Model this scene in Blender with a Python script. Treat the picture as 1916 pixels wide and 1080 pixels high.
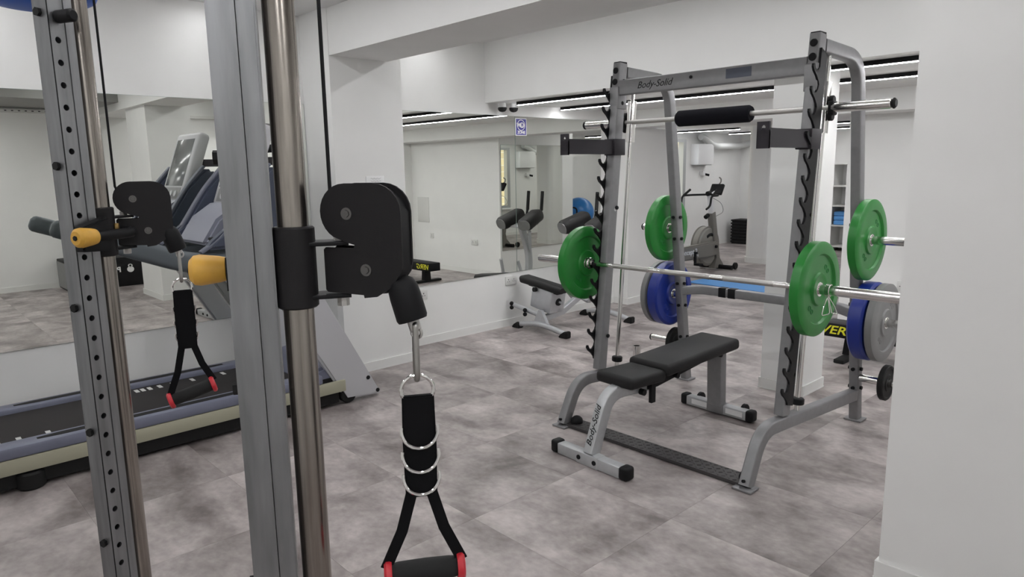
import bpy, bmesh, math, random
from mathutils import Vector, Matrix
random.seed(7)
for o in list(bpy.data.objects): bpy.data.objects.remove(o, do_unlink=True)
sc = bpy.context.scene
C = sc.collection
V = Vector

# ------------------------------------------------------------------ camera
cam = bpy.data.cameras.new('camera'); cob = bpy.data.objects.new('camera', cam); C.objects.link(cob)
rt, dn, fw = V((.68401, .729299, -.015919)), V((.11322, -.127696, -.98533)), V((-.720633, .672173, -.169917))
up_, bk = -dn, -fw
M = Matrix(((rt.x, up_.x, bk.x, 5.0), (rt.y, up_.y, bk.y, 0.0), (rt.z, up_.z, bk.z, 1.55), (0, 0, 0, 1)))
cob.matrix_world = M
cam.sensor_fit = 'HORIZONTAL'; cam.sensor_width = 36.0; cam.lens = 1303.33 / 1916 * 36.0
cam.clip_start = .02; cam.clip_end = 100
sc.camera = cob
# ------------------------------------------------------------------ world, exposure
w = bpy.data.worlds.new('world'); sc.world = w; w.use_nodes = True
w.node_tree.nodes['Background'].inputs[0].default_value = (.80, .90, 1, 1)
w.node_tree.nodes['Background'].inputs[1].default_value = 3.2
sc.view_settings.view_transform = 'Standard'; sc.view_settings.look = 'None'
sc.view_settings.gamma = 1; sc.view_settings.use_curve_mapping = False
sc.view_settings.exposure = -0.23
LED = 60.0

# ------------------------------------------------------------------ materials
MATS = {}
def mat(name, col, rough=.5, metal=0, var=0, scale=8, bump=0, bscale=200, spec=None, coat=0, stretch=None):
    m = bpy.data.materials.new(name); m.use_nodes = True; nt = m.node_tree; b = nt.nodes['Principled BSDF']
    b.inputs['Base Color'].default_value = (*col, 1); b.inputs['Roughness'].default_value = rough; b.inputs['Metallic'].default_value = metal
    if spec is not None: b.inputs['Specular IOR Level'].default_value = spec
    if coat: b.inputs['Coat Weight'].default_value = coat; b.inputs['Coat Roughness'].default_value = .12
    if var or bump:
        tc = nt.nodes.new('ShaderNodeTexCoord'); mp = nt.nodes.new('ShaderNodeMapping'); nt.links.new(tc.outputs['Object'], mp.inputs[0])
        if stretch: mp.inputs['Scale'].default_value = stretch
    if var:
        n = nt.nodes.new('ShaderNodeTexNoise'); n.inputs['Scale'].default_value = scale; n.inputs['Detail'].default_value = 6; nt.links.new(mp.outputs[0], n.inputs['Vector'])
        r = nt.nodes.new('ShaderNodeValToRGB'); r.color_ramp.elements[0].position = .3; r.color_ramp.elements[1].position = .7
        r.color_ramp.elements[0].color = (*[c * (1 - var) for c in col], 1); r.color_ramp.elements[1].color = (*[min(1, c * (1 + var)) for c in col], 1)
        nt.links.new(n.outputs['Fac'], r.inputs[0]); nt.links.new(r.outputs[0], b.inputs['Base Color'])
    if bump:
        n2 = nt.nodes.new('ShaderNodeTexNoise'); n2.inputs['Scale'].default_value = bscale; nt.links.new(mp.outputs[0], n2.inputs['Vector'])
        bp = nt.nodes.new('ShaderNodeBump'); bp.inputs['Strength'].default_value = bump; bp.inputs['Distance'].default_value = .002
        nt.links.new(n2.outputs['Fac'], bp.inputs['Height']); nt.links.new(bp.outputs[0], b.inputs['Normal'])
    MATS[name] = m; return m
def emis(name, col, s):
    m = bpy.data.materials.new(name); m.use_nodes = True; b = m.node_tree.nodes['Principled BSDF']
    b.inputs['Base Color'].default_value = (.8, .8, .8, 1); b.inputs['Emission Color'].default_value = (*col, 1); b.inputs['Emission Strength'].default_value = s
    MATS[name] = m
mat('paint', (.80, .80, .785), .75, var=.02, scale=3, bump=.12, bscale=350)
mat('ceil', (.78, .775, .765), .85, var=.02, scale=2)
mat('base', (.78, .78, .76), .45)
mat('grout', (.16, .145, .14), .9)
mat('mirror', (.87, .885, .845), 0.0, 1.0)
mat('mirror_edge', (.20, .27, .24), .3)
mat('rackgrey', (.24, .238, .245), .42, .35, var=.05, scale=30)
mat('benchsilver', (.48, .49, .50), .38, .45, var=.04, scale=30)
mat('machsilver', (.50, .51, .53), .35, .4, var=.04, scale=30)
mat('chrome', (.78, .77, .75), .13, 1.0)
mat('steel', (.42, .41, .39), .3, 1.0)
mat('boltsteel', (.16, .155, .15), .4, .9)
mat('knurl', (.55, .54, .52), .32, 1.0, bump=.5, bscale=900)
mat('galv', (.265, .268, .277), .36, .75, var=.18, scale=7, stretch=(6, 6, .7))
mat('rodsteel', (.34, .31, .28), .22, 1.0, var=.25, scale=9, stretch=(10, 10, .5))
mat('black', (.010, .010, .011), .5, spec=.18)
mat('blackpowder', (.014, .013, .014), .5, bump=.15, bscale=500, spec=.25)
mat('darkplate', (.028, .025, .030), .5, .1, spec=.3)
mat('vinyl', (.014, .0135, .014), .55, bump=.25, bscale=700, spec=.28)
mat('webbing', (.006, .006, .007), .85, bump=.4, bscale=900, spec=.15)
mat('foam', (.008, .008, .011), .9, bump=.3, bscale=600, spec=.15)
mat('rubber', (.012, .012, .012), .6, spec=.25)
mat('yellow', (.72, .40, .06), .45, var=.08, scale=40)
mat('red', (.55, .022, .035), .4)
mat('green', (.012, .20, .025), .34, var=.08, scale=12, bump=.1, bscale=300)
mat('greenmark', (.008, .15, .03), .5)
mat('blue', (.008, .026, .23), .34, var=.08, scale=12)
mat('bluecap', (.012, .11, .55), .4)
mat('greyplate', (.20, .20, .20), .42, var=.06, scale=12)
mat('navy', (.045, .055, .085), .45)
mat('navylight', (.13, .14, .18), .45)
mat('lav', (.16, .17, .23), .42, var=.05, scale=10)
mat('lavmid', (.23, .24, .29), .42)
mat('lavlight', (.33, .34, .40), .4)
mat('cream', (.37, .36, .27), .5)
mat('belt', (.032, .029, .029), .7, spec=.25, bump=.2, bscale=600)
mat('darkgrip', (.018, .018, .018), .75, spec=.25)
mat('silverplastic', (.52, .52, .54), .4, .2)
mat('railgrey', (.085, .10, .11), .5)
mat('screen', (.20, .21, .21), .12)
mat('white', (.80, .80, .80), .5)
mat('offwhite', (.66, .66, .64), .5)
mat('bikegrey', (.20, .19, .17), .45)
mat('bikemesh', (.30, .29, .26), .5)
mat('matblue', (.10, .32, .70), .6)
mat('stickerblue', (.035, .03, .26), .35)
mat('ballblue', (.03, .20, .55), .3)
mat('textyellow', (.72, .70, .03), .5)
mat('label', (.06, .07, .10), .4)
mat('pink', (.75, .10, .25), .5)
mat('brass', (.45, .30, .12), .3, 1)
mat('frame_al', (.45, .46, .46), .4, .5)
mat('pipe', (.66, .67, .66), .4)
emis('led', (.985, .985, 1), LED * 1.0)
emis('led_bright', (.985, .985, 1), LED * 1.25)
# floor tile: cloudy stone print shifted and toned from tile to tile
def tile_mat():
    m = bpy.data.materials.new('tile'); m.use_nodes = True; nt = m.node_tree; b = nt.nodes['Principled BSDF']; N = nt.nodes.new; L = nt.links.new
    g = N('ShaderNodeNewGeometry'); oi = N('ShaderNodeObjectInfo')
    mul = N('ShaderNodeVectorMath'); mul.operation = 'SCALE'; comb = N('ShaderNodeCombineXYZ'); L(oi.outputs['Random'], comb.inputs[0]); L(oi.outputs['Random'], comb.inputs[2])
    L(comb.outputs[0], mul.inputs[0]); mul.inputs['Scale'].default_value = 37
    add = N('ShaderNodeVectorMath'); L(g.outputs['Position'], add.inputs[0]); L(mul.outputs[0], add.inputs[1])
    mp = N('ShaderNodeMapping'); mp.inputs['Scale'].default_value = (1, 1.3, 1); L(add.outputs[0], mp.inputs[0])
    n1 = N('ShaderNodeTexNoise'); n1.inputs['Scale'].default_value = 2.6; n1.inputs['Detail'].default_value = 8; n1.inputs['Roughness'].default_value = .56; n1.inputs['Distortion'].default_value = .35; L(mp.outputs[0], n1.inputs['Vector'])
    n2 = N('ShaderNodeTexNoise'); n2.inputs['Scale'].default_value = 26; n2.inputs['Detail'].default_value = 6; L(mp.outputs[0], n2.inputs['Vector'])
    r = N('ShaderNodeValToRGB'); e = r.color_ramp.elements; e[0].position = .32; e[0].color = (.145, .122, .118, 1); e[1].position = .72; e[1].color = (.515, .465, .450, 1)
    L(n1.outputs['Fac'], r.inputs[0])
    mx = N('ShaderNodeMix'); mx.data_type = 'RGBA'; mx.blend_type = 'SOFT_LIGHT'; mx.inputs['Factor'].default_value = .5; L(r.outputs[0], mx.inputs['A']); L(n2.outputs['Fac'], mx.inputs['B'])
    mr = N('ShaderNodeMapRange'); mr.inputs['To Min'].default_value = .90; mr.inputs['To Max'].default_value = 1.10; L(oi.outputs['Random'], mr.inputs['Value'])
    hv = N('ShaderNodeHueSaturation'); L(mr.outputs[0], hv.inputs['Value']); L(mx.outputs['Result'], hv.inputs['Color']); L(hv.outputs[0], b.inputs['Base Color'])
    b.inputs['Roughness'].default_value = .40; b.inputs['Specular IOR Level'].default_value = .42
    bp = N('ShaderNodeBump'); bp.inputs['Strength'].default_value = .12; bp.inputs['Distance'].default_value = .002; L(n2.outputs['Fac'], bp.inputs['Height']); L(bp.outputs[0], b.inputs['Normal'])
    MATS['tile'] = m
tile_mat()
def brick_mat():
    m = bpy.data.materials.new('brick'); m.use_nodes = True; nt = m.node_tree; b = nt.nodes['Principled BSDF']
    tc = nt.nodes.new('ShaderNodeTexCoord'); mp = nt.nodes.new('ShaderNodeMapping'); mp.inputs['Rotation'].default_value = (math.pi / 2, 0, math.pi / 2)
    nt.links.new(tc.outputs['Object'], mp.inputs[0])
    t = nt.nodes.new('ShaderNodeTexBrick'); t.inputs['Scale'].default_value = 3.0; t.inputs['Color1'].default_value = (.72, .55, .30, 1); t.inputs['Color2'].default_value = (.55, .43, .25, 1); t.inputs['Mortar'].default_value = (.75, .70, .55, 1)
    nt.links.new(mp.outputs[0], t.inputs['Vector']); nt.links.new(t.outputs['Color'], b.inputs['Base Color']); b.inputs['Roughness'].default_value = .9
    MATS['brick'] = m
brick_mat()

# ------------------------------------------------------------------ mesh helpers (world coordinates)
def rrect(w, h, b, n=3):
    if b <= 0: return [(-w/2, -h/2), (w/2, -h/2), (w/2, h/2), (-w/2, h/2)]
    out = []
    for cx, cy, a0 in ((w/2-b, -h/2+b, -90), (w/2-b, h/2-b, 0), (-w/2+b, h/2-b, 90), (-w/2+b, -h/2+b, 180)):
        for i in range(n + 1):
            a = math.radians(a0 + 90 * i / n); out.append((cx + b * math.cos(a), cy + b * math.sin(a)))
    return out
def circ(r, n=14): return [(r * math.cos(2*math.pi*i/n), r * math.sin(2*math.pi*i/n)) for i in range(n)]
def fillet(pts, r, n=6):
    pts = [V(p) for p in pts]; out = [pts[0]]
    for i in range(1, len(pts) - 1):
        a, b, c = pts[i-1], pts[i], pts[i+1]; d1, d2 = (a-b).normalized(), (c-b).normalized()
        k = min(r, (a-b).length * .49, (c-b).length * .49)
        p, q = b + d1 * k, b + d2 * k
        for j in range(n + 1):
            t = j / n; out.append(p * (1-t)**2 + b * 2*t*(1-t) + q * t*t)
    out.append(pts[-1]); return out
class MB:
    def __init__(s): s.bm = bmesh.new()
    def merge(s, bm, Mx=None):
        if Mx is not None: bm.transform(Mx)
        me = bpy.data.meshes.new('t'); bm.to_mesh(me); bm.free(); s.bm.from_mesh(me); bpy.data.meshes.remove(me); return s
    def box(s, c, d, b=0, seg=2, R=None):
        bm = bmesh.new(); bmesh.ops.create_cube(bm, size=1); bmesh.ops.scale(bm, vec=d, verts=bm.verts)
        if b > 0: bmesh.ops.bevel(bm, geom=bm.edges[:], offset=b, segments=seg, affect='EDGES', profile=.5)
        return s.merge(bm, Matrix.Translation(V(c)) @ (R.to_4x4() if R else Matrix()))
    def bx(s, x0, x1, y0, y1, z0, z1, b=0): return s.box(((x0+x1)/2, (y0+y1)/2, (z0+z1)/2), (x1-x0, y1-y0, z1-z0), b)
    def sweep(s, pts, sec, side=None, closed=False, scl=None):
        pts = [V(p) for p in pts]; n = len(pts); bm = bmesh.new(); rings = []; sd = None
        for i, p in enumerate(pts):
            if closed: t = (pts[(i+1) % n] - pts[i-1]).normalized()
            else: t = (pts[min(i+1, n-1)] - pts[max(i-1, 0)]).normalized()
            if side is not None: a = V(side); a = (a - t * a.dot(t)).normalized()
            else:
                if sd is None: a = t.orthogonal().normalized()
                else: a = (sd - t * sd.dot(t)).normalized()
                sd = a
            b = t.cross(a); k = scl[i] if scl else 1
            rings.append([bm.verts.new(p + a * (x * k) + b * (y * k)) for x, y in sec])
        m = len(sec)
        for i in range(n if closed else n - 1):
            A, B = rings[i], rings[(i+1) % n]
            for j in range(m): bm.faces.new((A[j], A[(j+1) % m], B[(j+1) % m], B[j]))
        if not closed: bm.faces.new(rings[0][::-1]); bm.faces.new(rings[-1])
        bmesh.ops.recalc_face_normals(bm, faces=bm.faces); return s.merge(bm)
    def tube(s, pts, r, n=12, closed=False, scl=None): return s.sweep(pts, circ(r, n), closed=closed, scl=scl)
    def cyl(s, p0, p1, r, n=24, bev=0):
        p0, p1 = V(p0), V(p1)
        if bev:
            d = (p1 - p0).normalized() * bev
            return s.sweep([p0, p0 + d, p1 - d, p1], circ(r, n), scl=[(r-bev)/r, 1, 1, (r-bev)/r])
        return s.sweep([p0, p1], circ(r, n))
    def lathe(s, prof, o, ax, n=32):
        o, ax = V(o), V(ax).normalized(); a = ax.orthogonal().normalized(); b = ax.cross(a); bm = bmesh.new(); rings = []
        for r, h in prof:
            if r < 1e-6: rings.append([bm.verts.new(o + ax * h)])
            else: rings.append([bm.verts.new(o + ax * h + (a * math.cos(2*math.pi*i/n) + b * math.sin(2*math.pi*i/n)) * r) for i in range(n)])
        for A, B in zip(rings, rings[1:]):
            for i in range(n):
                j = (i+1) % n
                if len(A) == 1 and len(B) == 1: continue
                if len(A) == 1: bm.faces.new((A[0], B[j], B[i]))
                elif len(B) == 1: bm.faces.new((A[i], A[j], B[0]))
                else: bm.faces.new((A[i], A[j], B[j], B[i]))
        bmesh.ops.recalc_face_normals(bm, faces=bm.faces); return s.merge(bm)
    def prism(s, poly, o, ux, uy, th, holes=(), b=0):
        """flat outline with optional holes, spread by th around the plane (o, ux, uy)"""
        o, ux, uy = V(o), V(ux).normalized(), V(uy).normalized(); nz = ux.cross(uy).normalized(); bm = bmesh.new(); loops = []
        for pl in [poly, *holes]:
            vs = [bm.verts.new(o + ux * x + uy * y - nz * (th/2)) for x, y in pl]; loops.append(vs)
            for i in range(len(vs)): bm.edges.new((vs[i], vs[(i+1) % len(vs)]))
        if holes: bmesh.ops.triangle_fill(bm, edges=bm.edges[:], use_beauty=True)
        else: bm.faces.new(loops[0])
        r = bmesh.ops.extrude_face_region(bm, geom=bm.faces[:])
        bmesh.ops.translate(bm, vec=nz * th, verts=[v for v in r['geom'] if isinstance(v, bmesh.types.BMVert)])
        bmesh.ops.recalc_face_normals(bm, faces=bm.faces)
        if b: bmesh.ops.bevel(bm, geom=[e for e in bm.edges if len(e.link_faces) == 2 and e.calc_face_angle(0) > .9], offset=b, segments=2, affect='EDGES')
        return s.merge(bm)
    def torus(s, c, nrm, R, r, n=28, m=8, a0=0, a1=360, ref=None):
        c, nrm = V(c), V(nrm).normalized(); a = V(ref).normalized() if ref else nrm.orthogonal().normalized(); b = nrm.cross(a); full = abs(a1 - a0) >= 360
        k = n if full else n + 1
        pts = [c + (a * math.cos(math.radians(a0 + (a1-a0)*i/n)) + b * math.sin(math.radians(a0 + (a1-a0)*i/n))) * R for i in range(k)]
        return s.sweep(pts, circ(r, m), side=nrm, closed=full)
    def ball(s, c, r, sc_=(1, 1, 1), n=20):
        bm = bmesh.new(); bmesh.ops.create_uvsphere(bm, u_segments=n, v_segments=n//2, radius=r); bmesh.ops.scale(bm, vec=sc_, verts=bm.verts)
        return s.merge(bm, Matrix.Translation(V(c)))
def wloc(o):
    p = V((0, 0, 0))
    while o is not None: p = p + o.location; o = o.parent
    return p
def link(name, bm, m, parent=None, origin=None, smooth=True, rot=None):
    """rot: the root's z rotation when bm is already in the root's own frame"""
    me = bpy.data.meshes.new(name); bm.to_mesh(me); bm.free(); o = bpy.data.objects.new(name, me); C.objects.link(o)
    base = V((0, 0, 0)) if rot == 'local' else (wloc(parent) if parent else V(origin or (0, 0, 0)))
    if base.length: me.transform(Matrix.Translation(-base))
    if parent: o.parent = parent
    elif origin: o.location = origin
    if smooth: me.shade_smooth(); me.set_sharp_from_angle(angle=math.radians(38))
    me.materials.append(MATS[m]); return o
def part(name, mb, m, parent, local=False, label=None):
    o = link(name, mb.bm, m, parent, rot='local' if local else None)
    if label: o['label'] = label
    return o
def tag(o, label, cat, group=None):
    o['label'] = label; o['category'] = cat
    if group: o['group'] = group
    return o
def thing(name, label, cat, loc, group=None, rz=0):
    o = bpy.data.objects.new(name, None); C.objects.link(o); o.location = loc; o.rotation_euler = (0, 0, rz); o.empty_display_size = .1
    return tag(o, label, cat, group)
def solo(name, mb, m, label, cat, loc, group=None): return tag(link(name, mb.bm, m, None, loc), label, cat, group)
def struct(name, mb, m, label=None, loc=None):
    o = link(name, mb.bm, m, None, loc, smooth=False); o['kind'] = 'structure'
    if label: o['label'] = label
    return o
def text(s, size, o, ux, uy, m, parent, name='lettering', local=False, ext=.0006, shear=0, align='CENTER', sx=1, bold=0):
    cu = bpy.data.curves.new('t', 'FONT'); cu.body = s; cu.size = size; cu.extrude = ext; cu.align_x = align; cu.align_y = 'CENTER'; cu.shear = shear; cu.offset = bold; cu.resolution_u = 3
    ob = bpy.data.objects.new('t', cu); C.objects.link(ob); dg = bpy.context.evaluated_depsgraph_get(); dg.update()
    me = bpy.data.meshes.new_from_object(ob.evaluated_get(dg)); bpy.data.objects.remove(ob, do_unlink=True); bpy.data.curves.remove(cu)
    ux, uy = V(ux).normalized(), V(uy).normalized(); nz = ux.cross(uy)
    me.transform(Matrix(((ux.x*sx, uy.x, nz.x, o[0]), (ux.y*sx, uy.y, nz.y, o[1]), (ux.z*sx, uy.z, nz.z, o[2]), (0, 0, 0, 1))))
    ob = bpy.data.objects.new(name, me); C.objects.link(ob)
    if not local: me.transform(Matrix.Translation(-wloc(parent)))
    ob.parent = parent; me.materials.clear(); me.materials.append(MATS[m]); return ob
def copy_tree(o, parent=None):
    c = o.copy(); C.objects.link(c); c.parent = parent
    for ch in list(o.children): copy_tree(ch, c)
    return c
ZU = V((0, 0, 1))

# ================================================================== SETTING
XR, YB, YW, YF, XL = 6.45, -1.5, 6.66, 13.2, -2.3
ZC, ZS = 2.68, 2.15
XW = 2.38
fl = struct('floor', MB().bx(XL-.1, XR+.1, YB-.1, YF+.1, -.12, -.006), 'grout', 'grey stone-look tiled gym floor')
T = .622; x0, y0 = 2.742 - 10*T, 1.85 - 8*T; g = .0004
def in_room(xa, xb, ya, yb):
    out = []
    for rx0, rx1, ry0, ry1 in ((0, XR, YB, YW), (XL, XW, YW, 8.2), (XL, 4.5, 8.2, YF)):
        a, b, c, d = max(xa, rx0), min(xb, rx1), max(ya, ry0), min(yb, ry1)
        if b - a > .02 and d - c > .02: out.append((a, b, c, d))
    return out
for i in range(40):
    for j in range(40):
        for a, b, c, d in in_room(x0+i*T+g, x0+(i+1)*T-g, y0+j*T+g, y0+(j+1)*T-g):
            if a < -.05 and d < 6.9: continue
            me_b = MB().box((0, 0, 0), (b-a, d-c, .006))
            t = link('tile', me_b.bm, 'tile', None, None, smooth=False); t.location = ((a+b)/2, (c+d)/2, -.003); t.parent = fl
# walls
struct('wall_left', MB().bx(-.1, 0, YB, 7.05, 0, 2.75), 'paint', 'white wall that carries the long wall mirrors')
struct('wall_back', MB().bx(-.1, XR+.1, YB-.1, YB, 0, 2.75), 'paint', 'plain white wall behind the cable machine')
struct('wall_right', MB().bx(XR, XR+.1, YB, YW, 0, 2.75), 'paint', 'plain white wall opposite the mirrors')
struct('wall_block', MB().bx(XW, XR, YW, 8.2, 0, 2.1495), 'paint', 'white wall block with sockets under the low beam')
struct('wall_return', MB().bx(4.5, XR, 6.30, YW-.001, 0, 1.969), 'paint', 'short white wall return beside the sockets')
struct('wall_far_front', MB().bx(XL-.1, -.101, 6.94, 7.05, 0, 2.15), 'paint', 'white wall at the near end of the bike room')
struct('wall_far_back', MB().bx(XL-.1, 4.6, YF, YF+.1, 0, 2.15), 'paint', 'white end wall of the bike room')
struct('wall_far_right', MB().bx(4.5, 4.6, 8.2, YF, 0, 2.15), 'paint', 'white side wall of the bike room')
WY0, WY1, WZ0, WZ1 = 9.7, 11.20, .64, 2.02
struct('wall_far_left', MB().bx(XL-.1, XL, 7.05, WY0, 0, 2.15).bx(XL-.1, XL, WY1, YF, 0, 2.15).bx(XL-.1, XL, WY0, WY1, 0, WZ0).bx(XL-.1, XL, WY0, WY1, WZ1, 2.15), 'paint', 'white side wall of the bike room with a window')
# window
wn = bpy.data.objects.new('window_1', None); C.objects.link(wn); wn.location = (XL-.05, (WY0+WY1)/2, WZ0); wn['kind'] = 'structure'; wn['label'] = 'bright window in the bike room looking onto pale brick'
fm = MB()
for a, b, c, d in ((WY0, WY0+.06, WZ0, WZ1), (WY1-.09, WY1, WZ0, WZ1), (WY0+.06, WY1-.09, WZ0, WZ0+.06), (WY0+.06, WY1-.09, WZ1-.05, WZ1), (10.22, 10.28, WZ0+.06, WZ1-.05)):
    fm.bx(XL-.09, XL+.02, a, b, c, d)
part('window_frame', fm, 'frame_al', wn)
part('window_sill', MB().bx(XL-.02, XL+.10, WY0-.04, WY1+.04, WZ0-.03, WZ0), 'base', wn)
solo('brick_wall', MB().bx(-4.2, -4.0, 6.5, 14.5, -.2, 3.2), 'brick', 'pale yellow brick wall seen outside the window', 'wall', (-4.1, 10, -.2))
# ceilings and beams
struct('ceiling', MB().bx(-.1, 5.0, YB, 4.359, ZC, ZC+.1), 'ceil', 'high white ceiling over the cable machine and rack')
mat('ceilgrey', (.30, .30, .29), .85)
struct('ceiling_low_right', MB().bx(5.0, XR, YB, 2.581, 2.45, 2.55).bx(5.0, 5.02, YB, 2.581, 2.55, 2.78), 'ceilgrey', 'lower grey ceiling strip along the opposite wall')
struct('ceiling_right', MB().bx(5.02, XR+.1, 2.59, 4.359, ZC, ZC+.1), 'ceil', 'white ceiling behind the wide pillar')
struct('ceiling_low', MB().bx(XL-.1, XR+.1, 4.36, YF+.1, ZS, ZC+.1), 'paint', 'lowered white ceiling with linear lights, starting behind the rack')
struct('trim_1', MB().bx(.371, XR, 2.582, 3.07, 2.36, ZC-.001), 'paint', 'white ceiling beam running from the pier to the wide pillar')
struct('trim_2', MB().bx(0.001, XR, 6.30, YW, 1.97, ZS), 'paint', 'low white beam over the opening to the bike room')
# piers and columns
struct('trim_3', MB().prism([(0, 2.555), (.325, 2.555), (.37, 2.578), (.37, 3.185), (0, 3.185)], (0, 0, ZC/2), (1, 0, 0), (0, 1, 0), ZC-.001), 'paint', 'white pier on the mirror wall under the ceiling beam')
struct('trim_4', MB().bx(0.001, .20, 6.27, 7.05, 0, 1.969), 'paint', 'white pier between the mirror wall and the bike room')
struct('trim_5', MB().bx(2.73, 3.03, 4.5, 4.8, 0, ZS-.001), 'paint', 'slim white square pillar behind the rack')
struct('trim_6', MB().bx(4.17, 4.96, 2.64, 3.15, 0, 2.359), 'paint', 'wide white pillar beside the rack')
struct('trim_7', MB().sweep([(-.38, 10.55, 0), (-.38, 10.55, ZS-.001)], rrect(.45, .45, .12, 5), side=(1, 0, 0)), 'paint', 'white rounded pillar in the bike room')
# baseboards
BH, BT = .073, .011
def bb(name, *rects):
    m = MB()
    for r in rects: m.bx(*r, 0, BH).bx(r[0]-(.002), r[1]+.002, r[2]-.002, r[3]+.002, 0, .010)
    return struct(name, m, 'base', 'low white baseboard')
bb('baseboard_left', (0, BT, YB, 2.553), (0, BT, 3.187, 6.268))
bb('baseboard_pier', (.371, .371+BT, 2.578, 3.185+BT), (.012, .325, 2.555-BT, 2.554), (.012, .371, 3.186, 3.186+BT))
bb('baseboard_pier_far', (.201, .201+BT, 6.26, 7.05), (.012, .201, 6.27-BT, 6.269))
bb('baseboard_pillar_slim', (2.73-BT, 3.03+BT, 4.5-BT, 4.499), (2.73-BT, 3.03+BT, 4.801, 4.801+BT), (2.73-BT, 2.729, 4.5, 4.8), (3.031, 3.031+BT, 4.5, 4.8))
bb('baseboard_pillar_wide', (4.17-BT, 4.96+BT, 2.64-BT, 2.639), (4.17-BT, 4.96+BT, 3.151, 3.151+BT), (4.17-BT, 4.169, 2.64, 3.15), (4.961, 4.961+BT, 2.64, 3.15))
bb('baseboard_right', (XR-BT, XR, YB, 6.29))
bb('baseboard_block', (XW+.01, 4.49, YW-BT, YW-.001), (XW-BT, XW-.001, YW, 8.2))
bb('baseboard_far', (XL, XL+BT, 7.06, YF), (XL+.02, 4.49, YF-BT, YF))
m = MB().sweep([(-.38, 10.55, 0), (-.38, 10.55, .09)], rrect(.48, .48, .13, 5), side=(1, 0, 0)); struct('baseboard_round', m, 'base', 'white baseboard round the rounded pillar')

# ------------------------------------------------------------------ mirrors
def mirror(y0_, y1_, z0_, z1_, label, xa=0.001, face=1):
    root = thing('wall_mirror', label, 'mirror', (xa, (y0_+y1_)/2, z0_), 'frameless wall mirrors')
    part('backing', MB().bx(min(xa, xa+.005*face), max(xa, xa+.005*face), y0_, y1_, z0_, z1_), 'mirror_edge', root)
    part('glass', MB().bx(min(xa+.005*face, xa+.0062*face), max(xa+.005*face, xa+.0062*face), y0_+.0015, y1_-.0015, z0_+.0015, z1_-.0015), 'mirror', root)
mirror(YB+.3, 2.548, .52, 2.05, 'long frameless mirror on the wall behind the treadmill')
mirror(3.20, 4.728, .535, 2.045, 'frameless mirror panel between the pier and the blue sticker')
mirror(4.732, 6.02, .535, 2.045, 'frameless mirror panel behind the padded hyperextension bench')
mirror(6.69, 7.955, .38, 1.88, 'frameless mirror on the side of the white wall block', XW-.001, -1)

# ------------------------------------------------------------------ linear lights
def led(xa, xb, y, zc, label, w_=.023, h=.030):
    root = thing('linear_light', label, 'ceiling light', ((xa+xb)/2, y, zc), 'linear ceiling lights')
    part('housing', MB().bx(xa, xb, y-w_/2-.006, y-w_/2-.001, zc-h, zc-.001).bx(xa, xb, y+w_/2+.001, y+w_/2+.006, zc-h, zc-.001).bx(xa, xb, y-w_/2-.001, y+w_/2+.001, zc-h+.007, zc-.001), 'black', root)
    part('diffuser', MB().bx(xa+.005, xb-.005, y-w_/2, y+w_/2, zc-h-.003, zc-h+.006), 'led_bright' if y > 4 else 'led', root)
led(.25, 6.3, 4.54, ZS, 'long thin black ceiling light just behind the drop in the ceiling')
led(.08, 6.3, 5.31, ZS, 'long thin black ceiling light nearer the low beam')
led(.15, 4.8, 3.62, ZC, 'thin ceiling light hidden behind the ceiling beam above the rack')
led(.15, 4.8, 1.86, ZC, 'thin ceiling light above the treadmill in front of the ceiling beam')
led(.15, 4.8, .55, ZC, 'thin ceiling light above the cable machine towers')
led(.15, 4.8, -.75, ZC, 'thin ceiling light behind the cable machine')
led(-2.15, -.95, 10.70, ZS, 'short thin ceiling light in front of the rounded pillar')
led(-2.0, 2.2, 8.3, ZS, 'thin ceiling light just beyond the low beam')
led(.3, 4.2, 10.6, ZS, 'thin ceiling light past the rounded pillar towards the ball stand')
led(-2.0, 2.0, 12.2, ZS, 'thin ceiling light near the end wall of the bike room')
led(5.15, 6.35, .62, 2.45, 'short added ceiling light, out of view, over the side strip by the cable machine', .055)  # unseen light added to brighten the opposite wall
led(5.15, 6.35, -.65, 2.45, 'short added ceiling light, out of view, at the back of the side strip', .055)  # second added light for the same wall, kept out of view
led(5.15, 6.35, 3.62, ZC, 'short thin ceiling light added out of view behind the wide pillar')  # added with the side lights, unseen, to lift this side of the room
# perforated cable tray on the opposite wall
tr = MB().bx(XR-.07, XR-.001, YB+.2, 6.2, 2.385, 2.425)
ty = thing('cable_tray', 'white perforated cable tray along the top of the opposite wall', 'cable tray', (XR-.04, 2, 2.385))
part('channel', tr, 'offwhite', ty)
mm = MB()
for k in range(60): mm.bx(XR-.0715, XR-.0700, YB+.3+k*.075, YB+.325+k*.075, 2.400, 2.411)
part('slots', mm, 'rubber', ty)['kind'] = 'stuff'

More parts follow.
